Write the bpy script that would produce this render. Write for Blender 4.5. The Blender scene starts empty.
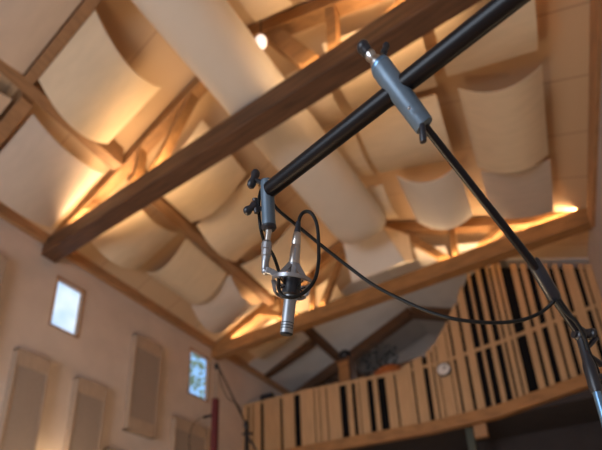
import bpy, bmesh, math, random
from mathutils import Vector, Matrix
random.seed(7)
C = bpy.context.scene.collection
EYE = 1.5                       # camera height; heights below are measured from the eye and lifted by EYE when built
FW = Vector((-0.4667081857824786, 0.816240506176992, 0.3404921517444351))
RT = Vector((0.8607426194915182, 0.5076781409069117, -0.037216236190425474))
UP = Vector((0.20323782205708424, -0.27570698453472287, 0.939510535525953))
FPX, CX, CY = 450.376, 301.0, 427.253
def ray(px, py): return FW + RT*((px-CX)/FPX) - UP*((py-CY)/FPX)
def dep(px, py, d): return ray(px, py)*d                 # a point at a given distance in front of the eye
def at(px, py, ax, val):                                 # a point on a wall plane
    r = ray(px, py); return r*(val/r[ax])
XL, XR = -4.792, 0.963
RIDGE = -1.87
T1N, T1F, T2N, T2F, GY = 2.257, 2.437, 5.30, 5.476, 6.242
BEAM_Z = 3.9
def roofL(x): return 4.17 + 0.416*(x-XL)
def roofR(x): return 4.08 + 0.46*(XR-x)
def roof(x): return min(roofL(x), roofR(x))
def hang(x): return min(4.17+.33*(x-XL), 4.05+.37*(XR-x))      # level the curved sheets hang from

# ---------------------------------------------------------------- materials
def nodes(name):
    m = bpy.data.materials.new(name); m.use_nodes = True
    return m, m.node_tree, m.node_tree.nodes['Principled BSDF']
def mat(name, col, rough=.6, metal=0, noise=.0, scale=8, stretch=(1,1,1), bump=0, spec=.5, col2=None):
    m, nt, b = nodes(name)
    b.inputs['Roughness'].default_value = rough; b.inputs['Metallic'].default_value = metal
    b.inputs['Specular IOR Level'].default_value = spec
    tc = nt.nodes.new('ShaderNodeTexCoord'); mp = nt.nodes.new('ShaderNodeMapping'); mp.inputs['Scale'].default_value = stretch
    nz = nt.nodes.new('ShaderNodeTexNoise'); nz.inputs['Scale'].default_value = scale; nz.inputs['Detail'].default_value = 5
    cr = nt.nodes.new('ShaderNodeMix'); cr.data_type = 'RGBA'
    c2 = col2 or tuple(c*(1-noise) for c in col)
    cr.inputs[6].default_value = (*col, 1); cr.inputs[7].default_value = (*c2, 1)
    nt.links.new(tc.outputs['Object'], mp.inputs[0]); nt.links.new(mp.outputs[0], nz.inputs['Vector'])
    rp = nt.nodes.new('ShaderNodeMapRange'); rp.inputs[1].default_value = .35; rp.inputs[2].default_value = .68
    nt.links.new(nz.outputs[0], rp.inputs[0]); nt.links.new(rp.outputs[0], cr.inputs[0]); nt.links.new(cr.outputs[2], b.inputs['Base Color'])
    if bump:
        bp = nt.nodes.new('ShaderNodeBump'); bp.inputs['Strength'].default_value = bump; bp.inputs['Distance'].default_value = .01
        nt.links.new(nz.outputs[0], bp.inputs['Height']); nt.links.new(bp.outputs[0], b.inputs['Normal'])
    return m
M = {}
M['wall'] = mat('plaster_wall', (.60,.50,.43), .9, noise=.10, scale=3, bump=.05)
M['gable'] = mat('plaster_gable', (.55,.50,.46), .9, noise=.10, scale=3)
M['rightwall'] = mat('plaster_right', (.42,.38,.36), .9, noise=.1, scale=3)
M['beam'] = mat('old_beam_wood', (.135,.060,.026), .65, noise=.55, scale=5, stretch=(.5,6,6), bump=.5)
M['truss'] = mat('truss_wood', (.37,.175,.058), .6, noise=.35, scale=5, stretch=(1,5,3), bump=.2)
M['purlin'] = mat('purlin_wood', (.33,.17,.075), .6, noise=.35, scale=5, stretch=(5,1,5), bump=.2)
M['trim'] = mat('trim_wood', (.42,.22,.10), .6, noise=.3, scale=6, stretch=(6,1,6))
M['sheet'] = mat('curved_plywood', (.68,.52,.34), .7, noise=.08, scale=4, stretch=(1,4,1))
M['sheetg'] = mat('greyish_plywood', (.54,.43,.34), .7, noise=.08, scale=4, stretch=(1,4,1))
M['strip'] = mat('white_plywood', (.70,.62,.52), .6, noise=.05, scale=3)
M['slat'] = mat('gallery_slat_wood', (.50,.31,.155), .6, noise=.2, scale=5, stretch=(8,8,.6))
M['black'] = mat('black_backing', (.004,.004,.005), .9, spec=.15)
M['panel'] = mat('acoustic_fabric', (.32,.25,.20), .95, noise=.12, scale=60)
M['panelframe'] = mat('panel_frame_wood', (.42,.31,.225), .8, noise=.15, scale=6, stretch=(6,6,1))
M['floor'] = mat('floor_boards', (.30,.17,.09), .5, noise=.3, scale=4, stretch=(6,1,1))
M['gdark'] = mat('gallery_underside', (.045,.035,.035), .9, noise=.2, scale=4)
M['tube'] = mat('black_tube', (.006,.006,.008), .36, metal=.0, spec=.25)
M['plastic'] = mat('black_plastic', (.010,.012,.018), .4)
M['cable'] = mat('black_rubber', (.006,.006,.006), .55, spec=.25)
M['clamp'] = mat('blue_grey_casting', (.115,.165,.215), .42, metal=.35, noise=.12, scale=60, bump=.03)
M['chrome'] = mat('brushed_steel', (.55,.53,.50), .28, metal=1, noise=.1, scale=60)
M['nickel'] = mat('satin_nickel', (.33,.34,.36), .36, metal=.9, noise=.12, scale=50)
M['micbody'] = mat('mic_grey', (.30,.32,.34), .42, metal=.75, noise=.06, scale=60)
M['darkmesh'] = mat('mic_grille', (.02,.02,.022), .6, metal=.5)
M['red'] = mat('red_sleeve', (.09,.006,.010), .6, noise=.15, scale=20)
M['stand'] = mat('black_stand', (.010,.010,.014), .4, spec=.5)
M['bluechrome'] = mat('blue_tinted_steel', (.16,.30,.48), .3, metal=.9)
M['orange'] = mat('orange_cloth', (.42,.13,.03), .8, noise=.2, scale=20)
M['darkstuff'] = mat('dark_leaf', (.035,.035,.035), .8, noise=.5, scale=10)
M['greenpost'] = mat('dark_green_post', (.05,.06,.045), .6)
M['clockface'] = mat('clock_face', (.62,.60,.58), .4)
M['bark'] = mat('bark', (.5,.47,.42), .9, noise=.5, scale=10)
M['leaf'] = mat('leaf', (.42,.46,.25), .8, noise=.3, scale=5)
# roof boards: narrow tongue-and-groove lining
m, nt, b = nodes('roof_boards'); M['roof'] = m
b.inputs['Roughness'].default_value = .75
tc = nt.nodes.new('ShaderNodeTexCoord'); sx = nt.nodes.new('ShaderNodeSeparateXYZ'); nt.links.new(tc.outputs['Object'], sx.inputs[0])
ml = nt.nodes.new('ShaderNodeMath'); ml.operation = 'MULTIPLY'; ml.inputs[1].default_value = 1/.6; nt.links.new(sx.outputs[1], ml.inputs[0])
fr = nt.nodes.new('ShaderNodeMath'); fr.operation = 'FRACT'; nt.links.new(ml.outputs[0], fr.inputs[0])
gt = nt.nodes.new('ShaderNodeMath'); gt.operation = 'GREATER_THAN'; gt.inputs[1].default_value = .975; nt.links.new(fr.outputs[0], gt.inputs[0])
nz = nt.nodes.new('ShaderNodeTexNoise'); nz.inputs['Scale'].default_value = 3
mx = nt.nodes.new('ShaderNodeMix'); mx.data_type = 'RGBA'; mx.inputs[6].default_value = (.57,.39,.23,1); mx.inputs[7].default_value = (.50,.33,.19,1)
nt.links.new(nz.outputs[0], mx.inputs[0])
m2 = nt.nodes.new('ShaderNodeMix'); m2.data_type = 'RGBA'; m2.inputs[7].default_value = (.40,.26,.15,1)
nt.links.new(gt.outputs[0], m2.inputs[0]); nt.links.new(mx.outputs[2], m2.inputs[6]); nt.links.new(m2.outputs[2], b.inputs['Base Color'])
# glass
m, nt, b = nodes('window_glass'); M['glass'] = m
b.inputs['Transmission Weight'].default_value = 1; b.inputs['Roughness'].default_value = 0; b.inputs['IOR'].default_value = 1.02
def emis(name, col, s):
    m, nt, b = nodes(name)
    b.inputs['Emission Color'].default_value = (*col,1); b.inputs['Emission Strength'].default_value = s; b.inputs['Base Color'].default_value = (*col,1)
    M[name] = m
emis('bulb', (1,.86,.78), .9)

# ---------------------------------------------------------------- mesh helpers (all coordinates world, z from the eye)
class MB:
    def __init__(s): s.v=[]; s.f=[]
    def add(s, vs, fs):
        o=len(s.v); s.v += [Vector(v) for v in vs]; s.f += [tuple(i+o for i in f) for f in fs]; return s
    def box(s, x0,x1,y0,y1,z0,z1):
        return s.hexa([(x0,y0,z0),(x1,y0,z0),(x1,y1,z0),(x0,y1,z0),(x0,y0,z1),(x1,y0,z1),(x1,y1,z1),(x0,y1,z1)])
    def hexa(s, p): return s.add(p, [(0,3,2,1),(4,5,6,7),(0,1,5,4),(1,2,6,5),(2,3,7,6),(3,0,4,7)])
    def bar(s, a, b, w, h, up=(0,0,1)):                 # rectangular bar
        a=Vector(a); b=Vector(b); d=(b-a).normalized(); up=Vector(up); sd=d.cross(up).normalized(); u=sd.cross(d).normalized()
        p=[]
        for q in (a,b): p += [q-sd*w/2-u*h/2, q+sd*w/2-u*h/2, q+sd*w/2+u*h/2, q-sd*w/2+u*h/2]
        return s.add(p, [(0,3,2,1),(4,5,6,7),(0,1,5,4),(1,2,6,5),(2,3,7,6),(3,0,4,7)])
    def tube(s, pts, r, n=16, cap=True):
        pts=[Vector(p) for p in pts]; rs = r if isinstance(r,(list,tuple)) else [r]*len(pts)
        o=len(s.v); nrm=None
        for i,p in enumerate(pts):
            a=pts[max(i-1,0)]; b=pts[min(i+1,len(pts)-1)]
            d=(b-a)
            if d.length<1e-9: d=dprev
            d.normalize(); dprev=d
            if nrm is None:
                t=Vector((0,0,1)) if abs(d.z)<.9 else Vector((1,0,0)); nrm=d.cross(t).normalized()
            else:
                nrm=(nrm-d*nrm.dot(d)).normalized()
            bn=d.cross(nrm)
            for k in range(n):
                an=2*math.pi*k/n; s.v.append(p+(nrm*math.cos(an)+bn*math.sin(an))*rs[i])
        for i in range(len(pts)-1):
            for k in range(n):
                k2=(k+1)%n; s.f.append((o+i*n+k,o+i*n+k2,o+(i+1)*n+k2,o+(i+1)*n+k))
        if cap:
            s.f.append(tuple(o+k for k in range(n))[::-1]); e=o+(len(pts)-1)*n; s.f.append(tuple(e+k for k in range(n)))
        return s
    def lathe(s, a, b, prof, n=24):                     # prof: (t along a->b, radius)
        a=Vector(a); b=Vector(b); return s.tube2([a.lerp(b,t) for t,_ in prof],[r for _,r in prof],(b-a).normalized(),n)
    def tube2(s, pts, rs, d, n):
        o=len(s.v); t=Vector((0,0,1)) if abs(d.z)<.9 else Vector((1,0,0)); nr=d.cross(t).normalized(); bn=d.cross(nr)
        for p,r in zip(pts,rs):
            for k in range(n):
                an=2*math.pi*k/n; s.v.append(p+(nr*math.cos(an)+bn*math.sin(an))*r)
        for i in range(len(pts)-1):
            for k in range(n):
                k2=(k+1)%n; s.f.append((o+i*n+k,o+i*n+k2,o+(i+1)*n+k2,o+(i+1)*n+k))
        s.f.append(tuple(o+k for k in range(n))[::-1]); e=o+(len(pts)-1)*n; s.f.append(tuple(e+k for k in range(n)))
        return s
    def ball(s, c, r, n=16, sq=(1,1,1)):
        c=Vector(c); o=len(s.v); m=n//2
        for i in range(m+1):
            th=math.pi*i/m
            for k in range(n):
                ph=2*math.pi*k/n; s.v.append(c+Vector((math.sin(th)*math.cos(ph)*r*sq[0],math.sin(th)*math.sin(ph)*r*sq[1],math.cos(th)*r*sq[2])))
        for i in range(m):
            for k in range(n):
                k2=(k+1)%n; s.f.append((o+i*n+k,o+(i+1)*n+k,o+(i+1)*n+k2,o+i*n+k2))
        return s
    def build(s, name, m, parent=None, smooth=False, bevel=0, kind=None):
        me=bpy.data.meshes.new(name)
        if parent is None:
            xs=[v.x for v in s.v]; ys=[v.y for v in s.v]; zs=[v.z for v in s.v]
            o=Vector(((min(xs)+max(xs))/2,(min(ys)+max(ys))/2,min(zs)))
        else: o=parent['_o']; o=Vector(o)
        me.from_pydata([tuple(v-o) for v in s.v],[],s.f); me.materials.append(m)
        bm=bmesh.new(); bm.from_mesh(me); bmesh.ops.remove_doubles(bm, verts=bm.verts, dist=1e-6)
        bmesh.ops.recalc_face_normals(bm, faces=bm.faces); bm.to_mesh(me); bm.free()
        ob=bpy.data.objects.new(name, me); C.objects.link(ob)
        if parent is None: ob.location=o+Vector((0,0,EYE))
        else: ob.parent=parent
        ob['_o']=tuple(o)
        if smooth:
            for p in me.polygons: p.use_smooth = True
            md=ob.modifiers.new('edges','EDGE_SPLIT'); md.split_angle=math.radians(40)
        if bevel:
            md=ob.modifiers.new('bevel','BEVEL'); md.width=bevel; md.segments=2; md.limit_method='ANGLE'
        if kind: ob['kind']=kind
        return ob
def tag(o, label, cat, group=None):
    o['label']=label; o['category']=cat
    if group: o['group']=group
    return o
def thing(name, loc, label, cat, group=None):
    o=bpy.data.objects.new(name,None); C.objects.link(o); o.empty_display_size=.05
    o.location=Vector(loc)+Vector((0,0,EYE)); o['_o']=tuple(loc); return tag(o,label,cat,group)
def smooth_path(pts, k=8):                               # Catmull-Rom
    pts=[Vector(p) for p in pts]; out=[]
    P=[pts[0]*2-pts[1]]+pts+[pts[-1]*2-pts[-2]]
    for i in range(1,len(P)-2):
        a,b,c,d=P[i-1:i+3]
        for j in range(k):
            t=j/k; out.append(.5*((2*b)+(c-a)*t+(2*a-5*b+4*c-d)*t*t+(3*b-a-3*c+d)*t**3))
    out.append(pts[-1]); return out

# ---------------------------------------------------------------- room shell
YN, YB = -3.2, 9.2
FZ = -EYE
MB().box(XL-.3,XR+.3,YN-.2,YB+.2,FZ-.1,FZ).build('floor',M['floor'],kind='structure')
# left wall with two window openings
WIN=[(2.49,2.87,3.06,3.76),(4.785,5.275,3.025,3.85)]
w=MB(); T=.085
ys=[YN]+[v for q in WIN for v in q[:2]]+[YB]
x0,x1=XL-T,XL; top=4.6
for i in range(len(ys)-1):
    a,b_=ys[i],ys[i+1]
    if i%2==0: w.box(x0,x1,a,b_,FZ,top)
    else:
        q=WIN[i//2]; w.box(x0,x1,a,b_,FZ,q[2]); w.box(x0,x1,a,b_,q[3],top)
w.build('wall_left',M['wall'],kind='structure')
for n,(ya,yb,za,zb) in enumerate(WIN,1):
    f=MB(); t=.020; d0,d1=XL-.07,XL+.010
    f.box(d0,d1,ya-.004,ya+t,za,zb); f.box(d0,d1,yb-t,yb+.004,za,zb); f.box(d0,d1,ya,yb,zb-t,zb+.004); f.box(d0,d1,ya,yb,za-.004,za+t)
    fo=f.build('window_%d'%n,M['trim'],kind='structure')
    MB().box(XL-.066,XL-.062,ya,yb,za,zb).build('window_pane',M['glass'],fo)
wr=MB(); wr.box(XR,XR+.25,YN,YB,FZ,4.6); wr.build('wall_right',M['rightwall'],kind='structure')
MB().box(XR-.035,XR,YN,T2N,3.80,4.02).build('trim_1',M['trim'],kind='structure')
# wall top plate on the left
MB().box(XL,XL+.07,YN,YB,4.06,4.20).build('trim_2',M['trim'],kind='structure')
# gable walls
def gable(y0,y1,name,m):
    g=MB(); zr=roof(RIDGE)+.1
    pr=[(XL-.3,FZ),(XR+.25,FZ),(XR+.25,roofR(XR)+.1),(RIDGE,zr),(XL-.3,roofL(XL)+.05)]
    vs=[(x,y0,z) for x,z in pr]+[(x,y1,z) for x,z in pr]; n=5
    g.add(vs,[tuple(range(n)),tuple(range(2*n-1,n-1,-1))]+[(i,(i+1)%n,(i+1)%n+n,i+n) for i in range(n)])
    g.build(name,m,kind='structure')
gable(YB,YB+.2,'wall_back',M['gable'])
# near wall: unseen, with a big window added behind the camera for fill light
nw=MB(); nw.box(XL-.3,-3.6,YN-.2,YN,FZ,4.9); nw.box(-.6,XR+.25,YN-.2,YN,FZ,4.9); nw.box(-3.6,-.6,YN-.2,YN,FZ,-.7); nw.box(-3.6,-.6,YN-.2,YN,1.6,5.5)
nw.build('wall_front',M['wall'],kind='structure')
nf=MB()
for a,b_ in ((-3.6,-3.54),(-2.13,-2.07),(-.66,-.6)): nf.box(a,b_,YN-.12,YN-.06,-.7,1.6)
nf.box(-3.6,-.6,YN-.12,YN-.06,-.7,-.64); nf.box(-3.6,-.6,YN-.12,YN-.06,1.54,1.6)
nfo=nf.build('window_3',M['trim'],kind='structure')
# roof: two slabs
zr=roofL(RIDGE)
rl=MB(); rl.hexa([(XL-.3,YN-.2,roofL(XL-.3)),(RIDGE,YN-.2,zr),(RIDGE,YB+.2,zr),(XL-.3,YB+.2,roofL(XL-.3)),(XL-.3,YN-.2,roofL(XL-.3)+.2),(RIDGE,YN-.2,zr+.2),(RIDGE,YB+.2,zr+.2),(XL-.3,YB+.2,roofL(XL-.3)+.2)])
rl.hexa([(RIDGE,YN-.2,zr),(XR+.3,YN-.2,roofR(XR+.3)),(XR+.3,YB+.2,roofR(XR+.3)),(RIDGE,YB+.2,zr),(RIDGE,YN-.2,zr+.2),(XR+.3,YN-.2,roofR(XR+.3)+.2),(XR+.3,YB+.2,roofR(XR+.3)+.2),(RIDGE,YB+.2,zr+.2)])
rl.build('ceiling',M['roof'],kind='structure')
gl_=MB()
for xa,xb in ((XL,RIDGE),(RIDGE,XR)):
    za=roof(xa) if xa!=XL else roofL(XL); zb_=roof(xb) if xb!=XR else roofR(XR)
    gl_.hexa([(xa,GY+.06,za-.03),(xb,GY+.06,zb_-.03),(xb,YB,zb_-.03),(xa,YB,za-.03),(xa,GY+.06,za-.004),(xb,GY+.06,zb_-.004),(xb,YB,zb_-.004),(xa,YB,za-.004)])
gl_.build('ceiling',M['gable'],kind='structure')

# ---------------------------------------------------------------- trusses
def truss(yn,yf,label,webs,top=4.12,bm_='beam'):
    y=(yn+yf)/2; wd=yf-yn
    t=thing('roof_truss',(RIDGE,y,BEAM_Z),label,'truss','roof trusses')
    MB().box(XL,XR-.001,yn,yf,BEAM_Z,top).build('tie_beam',M[bm_],t,bevel=.008)
    for sgn,xe,rf in ((-1,XL+.06,roofL),(1,XR-.06,roofR)):
        a=Vector((xe,y,rf(xe)-.10)); b_=Vector((RIDGE,y,rf(RIDGE)-.12)); 
        MB().bar(a,b_,.12,.14).build('top_chord',M['truss'],t,bevel=.006)
    for (xa,za,xb,zb,ww,nm) in webs:
        MB().bar((xa,y,za),(xb,y,zb),ww,.10 if nm!='king_post' else .09,up=(0,1,0)).build(nm,M['truss'],t,bevel=.005)
    return t
W=[(-.57,4.10,-.55,4.86,.08,'post'),(-.66,4.10,-1.28,4.96,.10,'brace'),(-.30,4.10,.16,4.42,.10,'brace'),
   (-2.78,4.10,-2.76,4.98,.08,'post'),(-3.0,4.10,-3.85,4.50,.10,'brace'),(-2.62,4.10,-2.12,5.14,.09,'brace'),(-3.35,4.10,-3.35,4.72,.07,'post')]
W1=[(-.88,4.10,-.86,4.88,.09,'post'),(-1.02,4.10,-1.55,5.14,.14,'brace'),(-.5,4.10,.02,4.35,.10,'brace'),
    (-3.28,4.10,-3.22,4.76,.07,'post'),(-3.05,4.10,-2.42,5.08,.07,'brace'),(-3.75,4.10,-4.1,4.32,.09,'brace')]
truss(T1N,T1F,'dark timber roof truss nearest overhead with its tie beam crossing above the boom',[])
t1=[o for o in C.objects if o.name.startswith('roof_truss')][0]
for (xa,za,xb,zb,ww,nm) in W1:
    MB().bar((xa,(T1N+T1F)/2,za),(xb,(T1N+T1F)/2,zb),ww,.10,up=(0,1,0)).build(nm,M['truss'],t1,bevel=.005)
truss(T2N,T2F,'timber roof truss over the front of the slatted gallery',W,bm_='truss')

# purlins and rafters between the sheets
def purlin(x,y0,y1,w_,label,drop=.12,m='purlin',name='purlin',group='purlins under the roof'):
    a,b_=x-w_/2,x+w_/2; zb=hang(x)-drop; e=.033 if m=='beam' else .003
    tag(MB().hexa([(a,y0,zb),(b_,y0,zb),(b_,y1,zb),(a,y1,zb),(a,y0,roof(a)-e),(b_,y0,roof(b_)-e),(b_,y1,roof(b_)-e),(a,y1,roof(a)-e)]).build(name,M[m],bevel=.004),label,'roof beam',group)
purlin(-3.50,YN,T1N,.14,'brown purlin running along the left roof slope in front of the nearest truss')
purlin(-3.50,T1F,T2N,.14,'brown purlin running along the left roof slope between the two trusses')
purlin(-3.50,GY+.07,YB,.14,'brown purlin in the roof above the gallery, left slope',m='beam',drop=.02)
purlin(-.15,YN,T1N,.10,'brown purlin on the right roof slope in front of the nearest truss')
purlin(-.15,GY+.07,YB,.10,'brown purlin in the roof above the gallery, right slope',m='beam',drop=.02)
def rafter(y,xa,xb,label,w_=.11,drop=.15,m='purlin'):
    p,q=y-w_/2,y+w_/2; za,zb=hang(xa)-drop,hang(xb)-drop; e=.033 if m=='beam' else .003; ta,tb=roof(xa)-e,roof(xb)-e
    tag(MB().hexa([(xa,p,za),(xb,p,zb),(xb,q,zb),(xa,q,za),(xa,p,ta),(xb,p,tb),(xb,q,tb),(xa,q,ta)]).build('rafter',M[m],bevel=.004),label,'roof beam','rafters between the curved sheets')
rafter(1.31,XL+.08,-3.58,'brown rafter end reaching the left wall in front of the nearest truss')
rafter(1.225,-3.425,-2.2,'brown rafter between curved sheets at the upper left of the roof',.08)
for y,l in ((6.9,'dark rafter on the left slope over the gallery, nearer the slats'),(8.1,'dark rafter on the left slope over the gallery, nearer the end wall')):
    rafter(y,XL+.08,-3.58,l,.16,.06,m='beam')
    

# ---------------------------------------------------------------- curved sheets under the roof
def sheet(x0,x1,y0,y1,axis,sag,label,off=.14,m='sheet',tilt=0,slope=None):
    """plywood sheet bulging downwards; axis 'x': straight lines run down the slope, axis 'y': they run along the room"""
    n=14; th=.012; bot=[]; topv=[]
    rf=hang
    for i in range(n+1):
        for j in range(n+1):
            u=i/n; v=j/n; x=x0+(x1-x0)*u; y=y0+(y1-y0)*v
            t=(v if axis=='x' else u); z=(rf(x0)+(rf(x1)-rf(x0))*u)-off-sag*(1-(2*t-1)**2)+tilt*(v-.5)
            bot.append((x,y,z)); topv.append((x,y,z+th))
    N=(n+1)**2; fs=[]
    I=lambda i,j:i*(n+1)+j
    for i in range(n):
        for j in range(n):
            fs.append((I(i,j),I(i,j+1),I(i+1,j+1),I(i+1,j))); fs.append((N+I(i,j),N+I(i+1,j),N+I(i+1,j+1),N+I(i,j+1)))
    for k in range(n):
        for (a,b_) in ((I(k,0),I(k+1,0)),(I(k+1,n),I(k,n)),(I(0,k+1),I(0,k)),(I(n,k),I(n,k+1))): fs.append((a,b_,b_+N,a+N))
    o=MB().add(bot+topv,fs).build('ceiling_diffuser',M[m],smooth=True)
    return tag(o,label,'acoustic panel','curved plywood diffusers under the roof')
S=[
 (-3.42,-2.62,.30,1.17,'x',.08,'curved plywood sheet in the top left corner of the view, before the first rafter','sheetg'),
 (-3.36,-2.60,1.27,2.02,'x',.20,'large bulging pale sheet left of the long white trough, before the nearest truss','sheet'),
 (-4.52,-3.66,.42,1.22,'x',.10,'curved sheet at the left edge of the view above the top of the wall','sheetg'),
 (-4.52,-3.64,1.40,2.18,'x',.10,'curved sheet just above the wall end of the nearest tie beam','sheetg'),
 (-4.34,-3.60,2.48,3.28,'x',.14,'curved sheet behind the wall end of the nearest tie beam, above the first window','sheet'),
 (-4.30,-3.58,3.40,4.24,'y',.18,'sheet between the purlin and left wall with dark hollow end facing us','sheet'),
 (-4.32,-3.56,4.30,5.12,'x',.23,'bulging greyish sheet above the second window, next to the farther truss','sheetg'),
 (-3.38,-2.50,2.50,3.28,'y',.16,'rounded bright sheet directly below the middle of the nearest tie beam, left of the trough','sheet'),
 (-3.36,-2.46,3.36,4.18,'x',.14,'bulging sheet behind the boom end clamp','sheet'),
 (-3.36,-2.46,4.28,5.12,'y',.12,'sheet behind the hanging microphone, before the farther truss','sheet'),
 (-1.52,-1.14,2.62,3.26,'x',.12,'narrow curved sheet right of the trough, closest behind the nearest tie beam','sheet'),
 (-1.52,-1.14,3.44,4.06,'x',.12,'narrow curved sheet at the middle of the right side of the trough','sheet'),
 (-1.48,-1.12,4.24,4.85,'x',.12,'narrow curved sheet beside the rounded far end of the trough','sheet'),
 (-1.04,-.22,2.48,3.18,'x',.10,'curved sheet behind the thick black tube, next to the nearest tie beam','sheet'),
 (-1.08,-.25,3.26,4.05,'x',.12,'broad sheet with straight lower edge left of the thin black rod','sheet'),
 (-.92,-.24,4.14,4.98,'y',.19,'deeply bulged pale tongue-shaped sheet above the farther truss','strip'),
 (-.12,.57,2.46,3.12,'x',.07,'square sheet at top right between the thick tube and the edge boards','sheet'),
 (-.06,.59,3.26,4.22,'y',.17,'half-round hollow sheet at right with dark opening facing us','sheet'),
 (-.04,.60,4.30,5.08,'y',.06,'greyish mauve sheet at right just above the farther truss','sheetg'),
 (-1.04,-.24,1.32,2.08,'x',.12,'curved sheet above the nearest tie beam right of its post','sheet'),
 (-1.50,-1.12,1.38,2.10,'x',.12,'narrow sheet above the nearest truss beside the round lamp','sheet'),
 (-1.14,-.70,5.56,6.12,'x',.08,'sheet seen through the farther truss left of its post','strip'),
 (-.62,-.20,5.56,6.12,'x',.08,'sheet seen through the farther truss right of its post','strip'),
 (-3.34,-2.50,5.58,6.2,'x',.10,'sheet seen through the webs of the farther truss behind the microphone','sheet'),
 (-4.34,-3.60,5.58,6.3,'x',.10,'sheet beyond the wall end of the farther truss','sheet'),
]
for s in S: sheet(s[0],s[1],s[2],s[3],s[4],s[5],s[6],m=s[7])
# long white trough along the ridge: half pipe with a rounded far end
def trough():
    n=18; rows=[]; ya,yb=.3,4.62; zt=4.50; dp=.30
    steps=[ya+(yb-.34-ya)*k/10 for k in range(11)]+[yb-.34+.34*math.sin(math.pi/2*k/8) for k in range(1,9)]
    for y in steps:
        xc=-1.84+.09*(y-1.3); hw=.275+.02*(y-1.3)
        e=max(0,(y-(yb-.34))/.34); sc=math.sqrt(max(1-e*e,0))*.55+.45 if e>0 else 1
        if e>=1: sc=.45
        rows.append([(xc-hw*(sc*.3+.7)*math.cos(math.pi*j/n), y, zt-dp*sc*math.sin(math.pi*j/n)**.8) for j in range(n+1)])
    v=[];f=[]
    for k,sh in enumerate((0,.012)):
        for r in rows: v+=[(x,y,z+sh) for x,y,z in r]
    L=len(rows); N=L*(n+1)
    for i in range(L-1):
        for j in range(n):
            a=i*(n+1)+j; f.append((a,a+1,a+n+2,a+n+1)); f.append((N+a,N+a+n+1,N+a+n+2,N+a+1))
    for i in range(L-1):
        for j in (0,n):
            a=i*(n+1)+j; f.append((a,a+n+1,a+n+1+N,a+N))
    for i in (0,L-1):
        for j in range(n):
            a=i*(n+1)+j; f.append((a,a+1,a+1+N,a+N))
    return MB().add(v,f).build('ceiling_trough',M['strip'],smooth=True)
tag(trough(),'long white half-round trough hung along the ridge above the nearest tie beam','acoustic panel')
# bright box-like baffle at the farther truss
bf=thing('hanging_baffle',(-1.7,5.1,4.2),'bright white slanted baffle box at the far end of the trough','acoustic panel')
MB().hexa([(-2.02,5.22,4.25),(-1.22,5.22,4.25),(-1.22,5.26,4.25),(-2.02,5.26,4.25),(-2.02,5.00,4.82),(-1.42,5.00,4.82),(-1.42,5.04,4.82),(-2.02,5.04,4.82)]).build('front_board',M['strip'],bf)
MB().hexa([(-1.22,5.22,4.25),(-1.20,5.22,4.25),(-1.10,5.28,4.25),(-1.12,5.28,4.25),(-1.42,5.02,4.82),(-1.40,5.02,4.82),(-1.12,5.28,4.72),(-1.14,5.28,4.72)]).build('side_board',M['sheet'],bf)
# small round lamp
c=at(261,42,1,2.12)
gl=thing('globe_lamp',c,'small white round globe lamp just above the nearest tie beam','lamp')
MB().ball(c,.052,20).build('globe',M['bulb'],gl,smooth=True)
MB().tube([c+Vector((0,0,.035)),Vector((c.x,c.y,roof(c.x)-.01))],.006).build('cord',M['cable'],gl)

# ---------------------------------------------------------------- wall panels
def panel(y0,y1,z0,z1,label,fill='inset'):
    t=thing('wall_absorber',(XL,(y0+y1)/2,z0),label,'acoustic panel','acoustic panels on the left wall')
    x0,x1=XL+.002,XL+.10; fw_=.0
    MB().box(x0,x1-.012,y0+.004,y1-.004,z0+.004,z1-.004).build('fabric_face',M['panel'],t)
    f=MB(); w_=.018
    f.box(x0,x1,y0,y0+w_,z0,z1); f.box(x0,x1,y1-w_,y1,z0,z1); f.box(x0,x1,y0,y1,z1-w_,z1); f.box(x0,x1,y0,y1,z0,z0+w_)
    h=(z1-z0)*.13
    f.box(x1-.014,x1-.002,y0+w_,y1-w_,z1-h,z1-w_); f.box(x1-.014,x1-.002,y0+w_,y1-w_,z0+w_,z0+h)
    f.build('frame',M['panelframe'],t)
    return t
def ap(px,py): return at(px,py,0,XL+.10)
def pan(tl,tr,h,label,zt=None):
    a=ap(*tl); b_=ap(*tr); z=(a.z+b_.z)/2; return panel(a.y,b_.y,z-h,z,label)
pan((-28,240),(8,256),1.42,'grey-beige acoustic wall panel at the left edge, higher than the first window sill')
pan((19,346),(51,362),1.45,'grey-beige acoustic wall panel below and left of the nearer window')
pan((79,375),(107,389),1.45,'grey-beige acoustic wall panel below and right of the nearer window')
pan((137,333),(162,347),1.44,'tall framed acoustic panel mounted higher, between the two windows')
pan((176,415),(207,429),1.44,'acoustic wall panel under the farther window behind the red-sleeved stand')
pan((109,445),(137,457),1.30,'acoustic wall panel whose top just shows below the high-mounted one')

# ---------------------------------------------------------------- gallery
xs_rail=[(-4.79,3.31),(-3.56,3.275),(-1.8,3.155),(-1.2,3.13),(-.3,3.20),(.96,3.35)]
def lerp(tab,x):
    for (a,za),(b_,zb) in zip(tab,tab[1:]):
        if x<=b_: return za+(zb-za)*(x-a)/(b_-a)
    return tab[-1][1]
bot=[(-4.79,2.10),(-1.4,2.04),(-.5,2.07),(.96,2.30)]
def fb(x): return lerp(bot,x)
outline=[tuple(at(px,py,1,GY)) for px,py in ((404,366),(412,362),(425,354),(436,342),(445,326),(453,308),(460,291),(466,276))]
def ztop(x):
    if x<outline[0][0]: return lerp(xs_rail,x)
    if x>=outline[-1][0]: return min(roof(x)-.16,outline[-1][2]+(x-outline[-1][0])*.6)
    return lerp([(p[0],p[2]) for p in outline],x)
g=thing('gallery_balustrade',(RIDGE,GY,2.0),'slatted light wood gallery front with black gaps and a sweeping curved top at right','balustrade')
def gx(px,row): return at(px,row,1,GY).x
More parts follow.
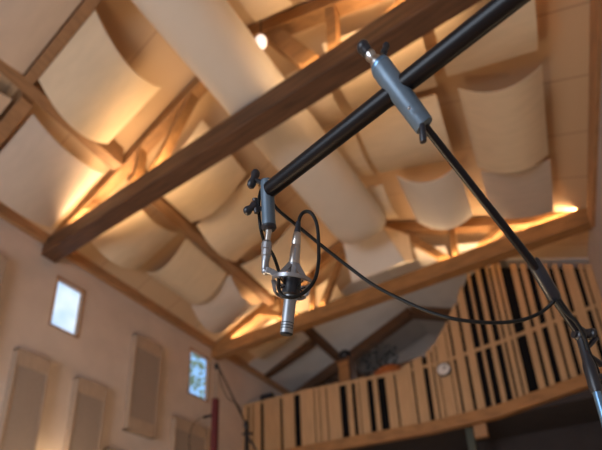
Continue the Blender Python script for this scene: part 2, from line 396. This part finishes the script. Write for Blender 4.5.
gaps=[(248,250,403),(253,254.3,403),(261,264.2,403),(280.5,283,403),(294.3,300.7,403),(314.5,315.5,403),(319.5,320.5,403),(326.8,328,403),(340.7,348,403),(353,357,403),(360,361,403),(369,375,403),(379.5,388,403),(397,399,403),
 (411,413,367),(423,428,367),(432.5,434,367),(438,439,367),(450,451,367),(455,457.5,367),(466.5,470,367),(478,485,367),(488,495,367),(500,506.5,367),(509.5,512,367),(517,519,367),(523,534,367),(541,545,367),(551,558,367),(565,568,367),(575,580,367),(586,591,367),(568,573,250),(577,579,250),(586,590,250)]
G=[(gx(a,r),gx(b_,r)) for a,b_,r in gaps]
sl=MB(); x=XL+.002; segs=[]
for a,b_ in G:
    segs.append((x,a)); x=b_
segs.append((x,XR-.002))
for a,b_ in segs:
    k=max(1,int((b_-a)/.08))
    for i in range(k):
        p=a+(b_-a)*i/k; q=a+(b_-a)*(i+1)/k
        sl.hexa([(p,GY-.02,fb(p)+.12),(q,GY-.02,fb(q)+.12),(q,GY,fb(q)+.12),(p,GY,fb(p)+.12),(p,GY-.02,ztop(p)),(q,GY-.02,ztop(q)),(q,GY,ztop(q)),(p,GY,ztop(p))])
sl.build('slats',M['slat'],g)
bk=MB(); n=60
for i in range(n):
    p=XL+.002+(XR-XL-.004)*i/n; q=XL+.002+(XR-XL-.004)*(i+1)/n
    bk.hexa([(p,GY+.004,fb(p)+.1),(q,GY+.004,fb(q)+.1),(q,GY+.03,fb(q)+.1),(p,GY+.03,fb(p)+.1),(p,GY+.004,ztop(p)-.05),(q,GY+.004,ztop(q)-.05),(q,GY+.03,ztop(q)-.05),(p,GY+.03,ztop(p)-.05)])
bk.build('backing',M['black'],g)
rl_=MB()
for (a,za),(b_,zb) in zip(xs_rail,xs_rail[1:]):
    a2,b2=max(a,XL+.002),min(b_,XR-.002)
    rl_.hexa([(a2,GY+.0,za-.055),(b2,GY+.0,zb-.055),(b2,GY+.05,zb-.055),(a2,GY+.0+.05,za-.055),(a2,GY+.0,za),(b2,GY+.0,zb),(b2,GY+.05,zb),(a2,GY+.05,za)])
rl_.build('rail',M['slat'],g)
# beam carrying the slats
fs=MB()
for (a,za),(b_,zb) in zip(bot,bot[1:]):
    a2,b2=max(a,XL+.001),min(b_,XR-.001)
    fs.hexa([(a2,GY-.07,za),(b2,GY-.07,zb),(b2,GY+.06,zb),(a2,GY+.06,za),(a2,GY-.07,za+.17),(b2,GY-.07,zb+.17),(b2,GY+.06,zb+.17),(a2,GY+.06,za+.17)])
tag(fs.build('gallery_beam',M['truss'],bevel=.004),'long wooden beam along the bottom of the slatted gallery front','beam')
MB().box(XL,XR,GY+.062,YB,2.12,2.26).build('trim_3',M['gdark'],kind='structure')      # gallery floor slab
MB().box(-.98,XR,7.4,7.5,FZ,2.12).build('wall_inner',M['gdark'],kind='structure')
pa=at(470,432,1,6.5); po=thing('gallery_post',(pa.x,6.5,FZ),'dark green post with a short orange-brown wooden block at its head, under the gallery','post'); MB().box(pa.x-.05,pa.x+.05,6.45,6.55,FZ,2.12).build('shaft',M['greenpost'],po)
pb=at(481,432,1,6.4); MB().box(pb.x-.08,pb.x+.09,6.32,6.44,pb.z-.09,2.12).build('bracket',M['trim'],po,bevel=.005)
# clock
cc=at(444,370,1,GY-.03)
ck=thing('wall_clock',cc,'small round white wall clock hung on the gallery slats','clock')
r=.105
MB().lathe(cc+Vector((0,.008,0)),cc+Vector((0,-.035,0)),[(0,r),(1,r),(1,r*.86),(.8,r*.86)],32).build('rim',M['plastic'],ck,smooth=True)
MB().lathe(cc+Vector((0,0,0)),cc+Vector((0,-.030,0)),[(0,r*.88),(1,r*.88)],32).build('face',M['clockface'],ck)
MB().bar(cc+Vector((0,-.033,0)),cc+Vector((.045,-.033,.035)),.012,.004,up=(0,1,0)).build('hour_hand',M['plastic'],ck)
MB().bar(cc+Vector((0,-.034,0)),cc+Vector((.012,-.034,.07)),.009,.004,up=(0,1,0)).build('minute_hand',M['plastic'],ck)
# things on the gallery
gz=2.26
def stuff_on(px,py,y): return at(px,py,1,y)
a=stuff_on(340,361,7.0); b_=stuff_on(354,374,7.0)
o=thing('wooden_cabinet',((a.x+b_.x)/2,7.0,gz),'brown wooden cabinet behind the gallery rail with a dark ball on top','cabinet')
MB().box(a.x,b_.x,6.85,7.15,gz,a.z-.04).build('body',M['beam'],o,bevel=.01)
MB().box(a.x+.03,b_.x-.03,6.835,6.85,gz+.1,a.z-.12).build('door',M['truss'],o,bevel=.004)
cb=Vector(((a.x+b_.x)/2-.02,7.0,a.z+.09))
tag(MB().ball(cb,.115,18,(1,1,.95)).tube([cb-Vector((0,0,.125)),cb-Vector((0,0,.09))],.05).build('black_helmet',M['plastic'],smooth=True),'dark round object resting on the wooden cabinet behind the gallery rail','helmet')
# dark leafy plant heap behind the rail
pc=stuff_on(374,368,7.2)
pc=pc+Vector((.12,0,.26)); pl=thing('potted_plant',(pc.x,7.2,gz),'dark bushy plant behind the gallery rail beside the orange bundle','plant')
MB().lathe((pc.x,7.2,gz),(pc.x,7.2,gz+.35),[(0,.13),(.9,.18),(1,.19),(1,.16)],20).build('pot',M['gdark'],pl,smooth=True)
lf=MB()
for k in range(260):
    u=random.random()*2*math.pi; rr=random.random()**.5; hgt=random.uniform(-.45,.20)
    c0=Vector((pc.x+math.cos(u)*rr*.36,7.2+math.sin(u)*rr*.25,pc.z+hgt-.02-.12*rr+ .05*math.sin(3*u)))
    d=Vector((random.uniform(-1,1),random.uniform(-1,1),random.uniform(-.4,1))).normalized(); s_=d.cross(Vector((0,.3,1))).normalized()*.018; L=.11
    lf.add([c0-d*L*.5,c0+s_+Vector((0,0,.01)),c0+d*L*.5,c0-s_+Vector((0,0,.01))],[(0,1,2,3)])
lf.tube([(pc.x,7.2,gz+.3),(pc.x,7.2,pc.z-.1)],.015,8)
lf.build('foliage',M['darkstuff'],pl)
oc=stuff_on(388,369,6.75)
tag(MB().ball((oc.x,6.75,oc.z-.14),.24,22,(1.15,.8,.85)).box(oc.x-.2,oc.x+.2,6.62,6.88,gz,oc.z-.2).build('orange_bundle',M['orange'],smooth=True),'rounded orange bundle behind the gallery rail','cloth')
dc=at(268,394,1,6.3)
tag(MB().box(dc.x-.13,dc.x+.13,6.22,6.34,3.312,3.40).build('dark_case',M['plastic'],bevel=.008),'small flat dark case lying on the gallery rail at far left','case')
# roof timbers over the gallery (third truss)
t3=thing('roof_truss',(RIDGE,8.0,3.9),'dark timbers of the truss in the shade above the gallery','truss')
MB().bar((XL+.06,8.0,roofL(XL)-.12),(RIDGE,8.0,roof(RIDGE)-.14),.18,.2).build('top_chord',M['beam'],t3)
MB().bar((XR-.06,8.0,roofR(XR)-.12),(RIDGE,8.0,roof(RIDGE)-.14),.18,.2).build('top_chord',M['beam'],t3)
MB().box(XL,XR,7.9,8.1,3.95,4.15).build('tie_beam',M['beam'],t3)

# ---------------------------------------------------------------- background microphone stands (left)
def tripod(t,base,m,zc=.35,spread=.45,n=3,rot=.3,tubez=.35):
    for k in range(n):
        a=rot+k*2*math.pi/n; d=Vector((math.cos(a),math.sin(a),0))
        foot=Vector((base.x,base.y,FZ))+d*spread+Vector((0,0,.014))
        MB().tube([Vector((base.x,base.y,FZ+zc)),foot],.011,10).build('leg',m,t,smooth=True)
p0=at(216,385,1,4.4)
rs=thing('microphone_stand',(p0.x,p0.y,FZ),'tall stand with dark red padded column and thin chrome top, below the farther window','stand')
def vert(z): return Vector((p0.x,p0.y,z))
z_r=at(213,400,1,4.4).z; zt=at(218,366,1,4.4).z
MB().tube([vert(FZ+.3),vert(z_r)],.052,20).build('red_sleeve',M['red'],rs,smooth=True,bevel=.004)
MB().tube([vert(z_r-.05),vert(zt)],.014,14).build('pole',M['chrome'],rs,smooth=True)
MB().ball(vert(zt),.045,14,(.8,.8,1.3)).build('head_joint',M['stand'],rs,smooth=True)
kk=at(205,417,1,4.4); MB().tube([vert(kk.z),Vector((kk.x-.02,kk.y,kk.z))],.022,12).build('knob',M['stand'],rs,smooth=True)
tripod(rs,p0,M['stand'])
q0=at(246,425,1,4.6)
bs=thing('microphone_stand',(q0.x,q0.y,FZ),'black stand in front of the gallery with a boom slanting up to the left','stand')
MB().tube([(q0.x,q0.y,FZ+.2),(q0.x,q0.y,q0.z)],.022,14).build('pole',M['stand'],bs,smooth=True)
MB().ball(q0,.055,14,(.8,.8,1.3)).tube([q0-Vector((.05,0,.12)),q0-Vector((-.09,0,.14))],.022,10).build('clutch',M['stand'],bs,smooth=True)
e0=at(218,366,1,4.52)
MB().tube([q0+Vector((.02,0,-.04)),e0],.013,12).build('boom',M['stand'],bs,smooth=True)
e1=at(256,450,1,4.6); MB().tube([q0+Vector((.0,-.03,-.10)),e1],.015,12).build('handle',M['stand'],bs,smooth=True)
tripod(bs,q0,M['stand'],rot=1.0)
cb=[at(x_,y_,1,4.38) for x_,y_ in ((205,417),(197,420),(191,430),(189,445),(190,470))]+[Vector((p0.x-.15,4.3,FZ+.05))]
tag(MB().tube(smooth_path(cb,6),.006,8).build('cable',M['cable'],smooth=True),'thin dark cable hanging from the red-sleeved stand','cable')
cb=[at(x_,y_,1,4.55) for x_,y_ in ((219,366),(221,384),(228,398),(238,405),(244,420))]
tag(MB().tube(smooth_path(cb,6),.007,8).build('cable',M['cable'],smooth=True),'dark cable sagging under the slanting boom of the far black stand','cable')

# ---------------------------------------------------------------- foreground: boom, clamps, microphone
D0=.80
E0=dep(270.5,189,D0-.008); E1=dep(530,-15,.52); dirT=(E1-E0).normalized()
hb=thing('microphone_boom',dep(268,204,D0),'thick black boom tube crossing from top right down to the blue-grey end clamp','boom')
MB().lathe(E0-dirT*.004,E1+dirT*.45,[(0,.0128),(.003,.0134),(1,.0134)],36).build('tube',M['tube'],hb,smooth=True)
A=dep(267,181,D0); B=dep(269,228,D0)
MB().lathe(A,B,[(0,.0105),(.0,.0112),(.03,.0118),(.35,.0122),(.85,.0122),(.88,.0126),(1,.0122),(1,.010)],32).build('clamp_body',M['clamp'],hb,smooth=True)
MB().lathe(B-(B-A).normalized()*.004,B+(B-A).normalized()*.004,[(0,.0132),(.5,.0136),(1,.0105)],28).build('clamp_collar',M['plastic'],hb,smooth=True)
def wing(c,ax,L,w_,name,stem_to,parent,m='plastic'):
    t=MB(); ax=ax.normalized(); t.lathe(c-ax*L/2,c+ax*L/2,[(0,w_*.45),(.08,w_*.85),(.25,w_),(.5,w_*.72),(.75,w_),(.92,w_*.85),(1,w_*.45)],18)
    t.tube([c,stem_to],w_*.55,14); t.build(name,M[m],parent,smooth=True)
wing(dep(253.5,179,D0),dep(257,171,D0)-dep(250.5,187,D0),.034,.0078,'locking_knob',dep(264,184,D0),hb)
wing(dep(251,208,D0-.004),dep(257,202,D0)-dep(245.5,211,D0),.029,.0078,'locking_knob',dep(263,209,D0),hb)
MB().tube([dep(255,199,D0-.004),dep(256.5,213,D0-.004)],[.005,.0042],12).build('knob_wing',M['plastic'],hb,smooth=True)
# upper clamp and thin rod belong to the boom stand
iz=lambda px:1/(1/.792+(1/.52-1/.792)*(px-270.5)/259.5)
DC=iz(402)
STX=dep(580,334,.74)
bst=thing('boom_stand',(STX.x,STX.y,FZ),'black boom stand at the right edge with thin rod and blue-grey cross clamp','stand')
CA=dep(380,66,DC+.0050); CB=dep(424.5,126,DC-.0018); dc_=(CB-CA).normalized()
MB().lathe(CA,CB,[(0,.0118),(0,.0132),(.03,.0143),(.35,.0145),(.45,.0140),(.97,.0132),(1,.0125),(1,.010)],36).build('cross_clamp',M['clamp'],bst,smooth=True)
MB().lathe(CA-dc_*.004,CA+dc_*.004,[(0,.0125),(.5,.0138),(1,.0138)],30).build('clamp_rim',M['bluechrome'],bst,smooth=True)
r0=dep(360,44,DC+.008)
MB().lathe(dep(368,53,DC+.007),CA,[(0,.006),(.2,.0078),(.45,.0062),(.6,.0085),(.9,.0095),(1,.0095)],24).build('threaded_stud',M['chrome'],bst,smooth=True)
MB().ball(dep(363,47,DC+.007),.0088,18,(1,1,1)).lathe(dep(363,47,DC+.007),dep(368,53,DC+.007),[(0,.0085),(1,.0072)],20).build('end_cap',M['plastic'],bst,smooth=True)
wing(dep(385,49,DC+.012),dep(388,42,DC+.01)-dep(383,55,DC+.01),.016,.0052,'locking_knob',dep(384,62,DC+.012),bst)
MB().lathe(dep(422,124,DC-.018),dep(423.5,143,DC-.018),[(0,.003),(.2,.0042),(.7,.0052),(.95,.0045),(1,.002)],16).build('locking_knob',M['plastic'],bst,smooth=True)
MB().ball(dep(409,108,DC-.019),.0022,10).build('set_screw',M['nickel'],bst,smooth=True)
rod_end=STX; RA=CB
MB().lathe(CB-dc_*.01,dep(538,270,.72),[(0,.0050),(.5,.0057),(1,.0062)],20).build('rod',M['tube'],bst,smooth=True)
MB().lathe(dep(532,260,.719),dep(556,300,.732),[(0,.0075),(.08,.0095),(.9,.0098),(1,.0075)],22).build('grip_sleeve',M['plastic'],bst,smooth=True)
MB().tube([dep(555,298,.732),STX+(STX-dep(556,300,.732)).normalized()*.01],.0066,16).build('outer_rod',M['tube'],bst,smooth=True)
MB().ball(STX,.0125,20,(.8,.8,1.1)).lathe(STX-RT*.011,STX+RT*.013,[(0,.007),(1,.009)],18).build('pivot',M['stand'],bst,smooth=True)
MB().lathe(STX+RT*.013,STX+RT*.022,[(0,.007),(.4,.010),(1,.009)],16).build('locking_knob',M['stand'],bst,smooth=True)
def sv(z): return Vector((STX.x,STX.y,z))
zc=lambda py:at(590,py,1,STX.y).z
MB().tube([sv(FZ+.32),sv(STX.z-.075)],.0058,16).build('pole',M['bluechrome'],bst,smooth=True)
MB().lathe(sv(STX.z-.105),sv(STX.z-.01),[(0,.007),(.1,.009),(.5,.009),(.6,.0072),(1,.0072)],22).build('height_clutch',M['stand'],bst,smooth=True)
MB().lathe(sv(STX.z-.080)+RT*.030,sv(STX.z-.080),[(0,.004),(.2,.008),(1,.006)],14).build('locking_knob',M['stand'],bst,smooth=True)
MB().tube([sv(FZ+.25),sv(FZ+.75)],.014,16).build('lower_pole',M['stand'],bst,smooth=True)
tripod(bst,STX,M['stand'],zc=.4,spread=.42,rot=2.2)
MB().tube([dep(596,338,.74),dep(584,352,.735),dep(602,365,.735)],.005,10).build('cable_hook',M['stand'],bst,smooth=True)

# mount
mt=thing('microphone_mount',dep(266,270,D0),'silver swivel and elastic ring mount hanging below the end clamp','mount')
MB().lathe(B,dep(266.8,247,D0),[(0,.0062),(.25,.0062),(.25,.0054),(1,.0054)],24).build('threaded_stud',M['chrome'],mt,smooth=True)
MB().lathe(dep(267,241,D0),dep(265.5,261,D0),[(0,.0070),(.12,.0095),(.40,.0098),(.45,.0086),(.75,.0086),(.8,.0074),(1,.0070)],12).build('swivel',M['nickel'],mt)
MB().lathe(dep(265.5,258,D0),dep(265,271,D0),[(0,.0062),(.9,.0068),(1,.005)],20).ball(dep(265.5,271,D0),.0074,16).build('elbow',M['nickel'],mt,smooth=True)
pts=[dep(*q,D0-.006) for q in ((266,270),(271,271.5),(277,275),(281,276.5),(286,275))]
ab=MB()
for a,b_ in zip(pts,pts[1:]): ab.bar(a,b_,.006,.011,up=UP)
ab.build('arm',M['nickel'],mt,bevel=.001)
MT=dep(297,235,D0); MBm=dep(286.3,334,D0-.004); ma=(MBm-MT).normalized()
def on(py): # point on mic axis at image row
    t=(py-235)/(334-235); return MT.lerp(MBm,t)
# ring in a plane across the microphone
s1=ma.cross(FW).normalized(); s2=s1.cross(ma).normalized()
def ring(c,R_,h,th,a0,a1,tilt=0,n=40):
    t=MB(); vs=[]; fsx=[]
    for i in range(n+1):
        a=a0+(a1-a0)*i/n; d=s1*math.cos(a)+s2*math.sin(a); ax=(ma+s1*tilt).normalized()
        for (rr,hh) in ((R_,-h/2),(R_+th,-h/2),(R_+th,h/2),(R_,h/2)): vs.append(c+d*rr+ax*hh)
    for i in range(n):
        for k in range(4): k2=(k+1)%4; fsx.append((i*4+k,i*4+k2,i*4+4+k2,i*4+4+k))
    fsx+= [(0,1,2,3),(n*4+3,n*4+2,n*4+1,n*4)]
    return t.add(vs,fsx)
CR=on(286)
# upper arch and lower cradle of the mount, seen from below
ring(CR-ma*.008,.033,.0065,.003,0,2*math.pi).build('upper_ring',M['nickel'],mt,smooth=True)
ring(CR+ma*.014,.026,.006,.003,-.3,math.pi*1.1).build('lower_ring',M['nickel'],mt,smooth=True)
for sg in (-1,1):
    MB().bar(CR-ma*.006+s1*sg*.0335,CR+ma*.014+s1*sg*.028,.006,.003,up=s2).build('ring_strut',M['nickel'],mt)
el=MB()
for k in range(4):
    a=math.pi/4+k*math.pi/2
    d=s1*math.cos(a)+s2*math.sin(a)
    el.tube([CR-ma*.008+d*.034,CR+ma*.004+d*.013],.0013,8)
    el.tube([CR+ma*.014+d*.028,CR+ma*.004+d*.013],.0013,8)
el.build('elastic',M['cable'],mt)
MB().lathe(CR-ma*.016,CR+ma*.018,[(0,.012),(.05,.0165),(.95,.0165),(1,.0145)],24).build('inner_cradle',M['plastic'],mt,smooth=True)
MB().lathe(on(262),CR-ma*.014,[(0,.0095),(.3,.0100),(.8,.0100),(1,.0112)],24).build('top_collar',M['nickel'],mt,smooth=True)
pr=MB()
for sg in (-1,1): pr.bar(on(266)+s1*sg*.006-s2*.008,CR-ma*.006+s1*sg*.024-s2*.022,.008,.004,up=s2)
pr.build('cradle_prong',M['nickel'],mt)

mc=thing('condenser_microphone',MBm,'slim grey pencil microphone hanging head down in its ring mount','microphone')
MB().lathe(on(278),MBm,[(0,.0108),(.80,.0112),(.80,.0104),(.815,.0104),(.815,.0113),(.85,.0113),(.85,.0104),(.865,.0104),(.865,.0114),(.90,.0114),(.90,.0106),(.915,.0106),(.915,.0115),(.985,.0115),(1,.0108)],36).build('body',M['micbody'],mc,smooth=True)
LM=(MBm-on(278))
for tt in (.8075,.8575,.9075): MB().lathe(on(278)+LM*(tt-.0065),on(278)+LM*(tt+.0065),[(0,.0109),(1,.0109)],32).build('groove_ring',M['darkmesh'],mc,smooth=True)  # dark bands set into the grooves to stand in for their shade
MB().lathe(MBm-ma*.003,MBm+ma*.0022,[(0,.0112),(.5,.0114),(1,.0096)],32).build('grille',M['darkmesh'],mc,smooth=True)
MB().lathe(on(233),on(264),[(0,.0062),(.06,.0074),(.35,.0084),(.38,.0078),(.42,.0078),(.45,.0088),(.95,.0098),(1,.0098)],28).build('connector',M['chrome'],mc,smooth=True)
MB().lathe(on(222),on(234),[(0,.0042),(.5,.0052),(1,.0064)],20).build('strain_relief',M['plastic'],mc,smooth=True)
MB().bar(on(262)-s2*.0095,on(250)-s2*.0092,.004,.002,up=s2).build('latch',M['nickel'],mc)
# cable
cp=[(298.6,225,.80),(300,217,.80),(304.5,212,.80),(311,213,.797),(316.5,223,.79),(318.5,240,.785),(318.5,262,.775),(315.5,278,.765),(309,288,.757),(300,295,.750),(290,297.5,.748),(282,295,.752),(278.5,287,.765),(279,276,.790),(277.5,267,.812),(272.5,254,.825),(265,243,.83),(261,230,.815),(259,212,.812),(259.5,196,.815),(264,187,.83),(271,198,.84),(277,209,.845),(300,228,.85),(322,246,.85),(345,264,.84),(372,284,.82),(400,299,.80),(427,311,.775),(452,318.5,.755),(478,322,.745),(502,322.5,.74),(522,320,.735),(538,314,.733),(548,307,.729),(554,301,.722)]
CPTS=smooth_path([dep(*q) for q in cp],6)
tag(MB().tube(CPTS,.0031,12).build('microphone_cable',M['cable'],smooth=True),'thin black cable looping from the microphone and draping right to the boom stand','cable')
cp=[(556,300,.722),(565,312,.722),(576,322,.720),(584,336,.722),(589,352,.722),(597,370,.722),(606,400,.72),(618,450,.72)]
c2=smooth_path([dep(*q) for q in cp],6)+[Vector((STX.x-.1,STX.y-.15,FZ+.3)),Vector((STX.x-.1,STX.y-.2,FZ+.004))]
tag(MB().tube(c2,.0031,10).build('stand_cable',M['cable'],smooth=True),'black cable running down beside the boom stand at the right edge','cable')

# ---------------------------------------------------------------- trees outside the windows
def tree(x,y,h,label):
    t=thing('tree',(x,y,FZ),label,'tree')
    MB().tube([(x,y,FZ),(x+.1,y,FZ+h*.5),(x,y+.1,FZ+h)],[.18,.12,.03],10).build('trunk',M['bark'],t,smooth=True)
    f=MB()
    for k in range(420):
        a=random.random()*6.283; zz=random.uniform(.35,1)*h; rr=(1.1-zz/h)*2.2*random.random()**.5
        c0=Vector((x+math.cos(a)*rr,y+math.sin(a)*rr,FZ+zz)); d=Vector((random.uniform(-1,1),random.uniform(-1,1),random.uniform(-1,1))).normalized(); s_=d.orthogonal().normalized()*.07
        f.add([c0-d*.12,c0+s_,c0+d*.12,c0-s_],[(0,1,2,3)])
    f.build('foliage',M['leaf'],t)

w2=at(193,380,0,-9.0)
tree(w2.x,w2.y-.3,w2.z+EYE+1.6,'tree seen through the farther small window')
# ---------------------------------------------------------------- light
def area(name,loc,rot,sx,sy,e,col,spread=math.pi):
    l=bpy.data.lights.new(name,'AREA'); l.shape='RECTANGLE'; l.size=sx; l.size_y=sy; l.energy=e; l.color=col; l.spread=spread
    o=bpy.data.objects.new(name,l); C.objects.link(o); o.location=Vector(loc)+Vector((0,0,EYE)); o.rotation_euler=rot; return o
WARM=(1,.68,.38)
for nm,yy,e in (('beam_strip_light',(T1N+T1F)/2,25),('beam_strip_light',(T2N+T2F)/2,20)):
    for off in (-.072,.072):
        area(nm,(-3.45,yy+off,4.135),(math.pi,0,0),1.8,.025,e/2,WARM)
        area(nm,(-.20,yy+off,4.135),(math.pi,0,0),2.1,.025,e/2,WARM)
area('window_daylight',(-2.1,YN-.02,.45),(math.pi/2,0,0),2.9,2.2,170,(.80,.88,1))  # cool fill added behind the camera, as if daylight came in there
for (ya,yb,za,zb) in WIN:
    pass
def point(name,loc,e,col,r=.1):
    l=bpy.data.lights.new(name,'POINT'); l.energy=e; l.color=col; l.shadow_soft_size=r
    o=bpy.data.objects.new(name,l); C.objects.link(o); o.location=Vector(loc)+Vector((0,0,EYE)); return o
point('wall_lamp',(XL+.16,2.76,1.25),9,(1,.72,.42),.05)
point('room_lamp',(-2.0,1.2,-.6),125,(1,.75,.47),.3)  # warm general fill added low in the room, out of view
point('room_lamp',(.1,3.6,-.7),24,(1,.74,.46),.3)  # second warm fill, added to brighten the right-hand sheets
point('gallery_lamp',(-2.4,7.6,3.6),9,(.9,.93,1),.15)  # cool window-like fill added for the gallery gable

wd=bpy.data.worlds.new('sky'); bpy.context.scene.world=wd; wd.use_nodes=True; nt=wd.node_tree; bg=nt.nodes['Background']
tc=nt.nodes.new('ShaderNodeTexCoord'); nz=nt.nodes.new('ShaderNodeTexNoise'); nz.inputs['Scale'].default_value=9; nz.inputs['Detail'].default_value=4
mx=nt.nodes.new('ShaderNodeMix'); mx.data_type='RGBA'; mx.inputs[6].default_value=(.30,.55,.95,1); mx.inputs[7].default_value=(.85,.93,1,1)
rp=nt.nodes.new('ShaderNodeMapRange'); rp.inputs[1].default_value=.42; rp.inputs[2].default_value=.66
nt.links.new(tc.outputs['Generated'],nz.inputs['Vector']); nt.links.new(nz.outputs[0],rp.inputs[0]); nt.links.new(rp.outputs[0],mx.inputs[0])
nt.links.new(mx.outputs[2],bg.inputs['Color']); bg.inputs['Strength'].default_value=1.5

# ---------------------------------------------------------------- camera
cd=bpy.data.cameras.new('camera'); co=bpy.data.objects.new('camera',cd); C.objects.link(co)
mw=Matrix((( RT.x,UP.x,-FW.x,0),(RT.y,UP.y,-FW.y,0),(RT.z,UP.z,-FW.z,EYE),(0,0,0,1)))
co.matrix_world=mw; cd.sensor_width=36; cd.sensor_fit='HORIZONTAL'; cd.lens=FPX/602*36; cd.shift_y=(CY-225)/602; cd.clip_start=.02
cd.dof.use_dof=True; cd.dof.focus_distance=.79; cd.dof.aperture_fstop=3.1
bpy.context.scene.camera=co
vs=bpy.context.scene.view_settings; vs.view_transform='Standard'; vs.look='None'; vs.gamma=1; vs.exposure=0.0; vs.use_curve_mapping=False
for o in bpy.data.objects:
    if '_o' in o: del o['_o']
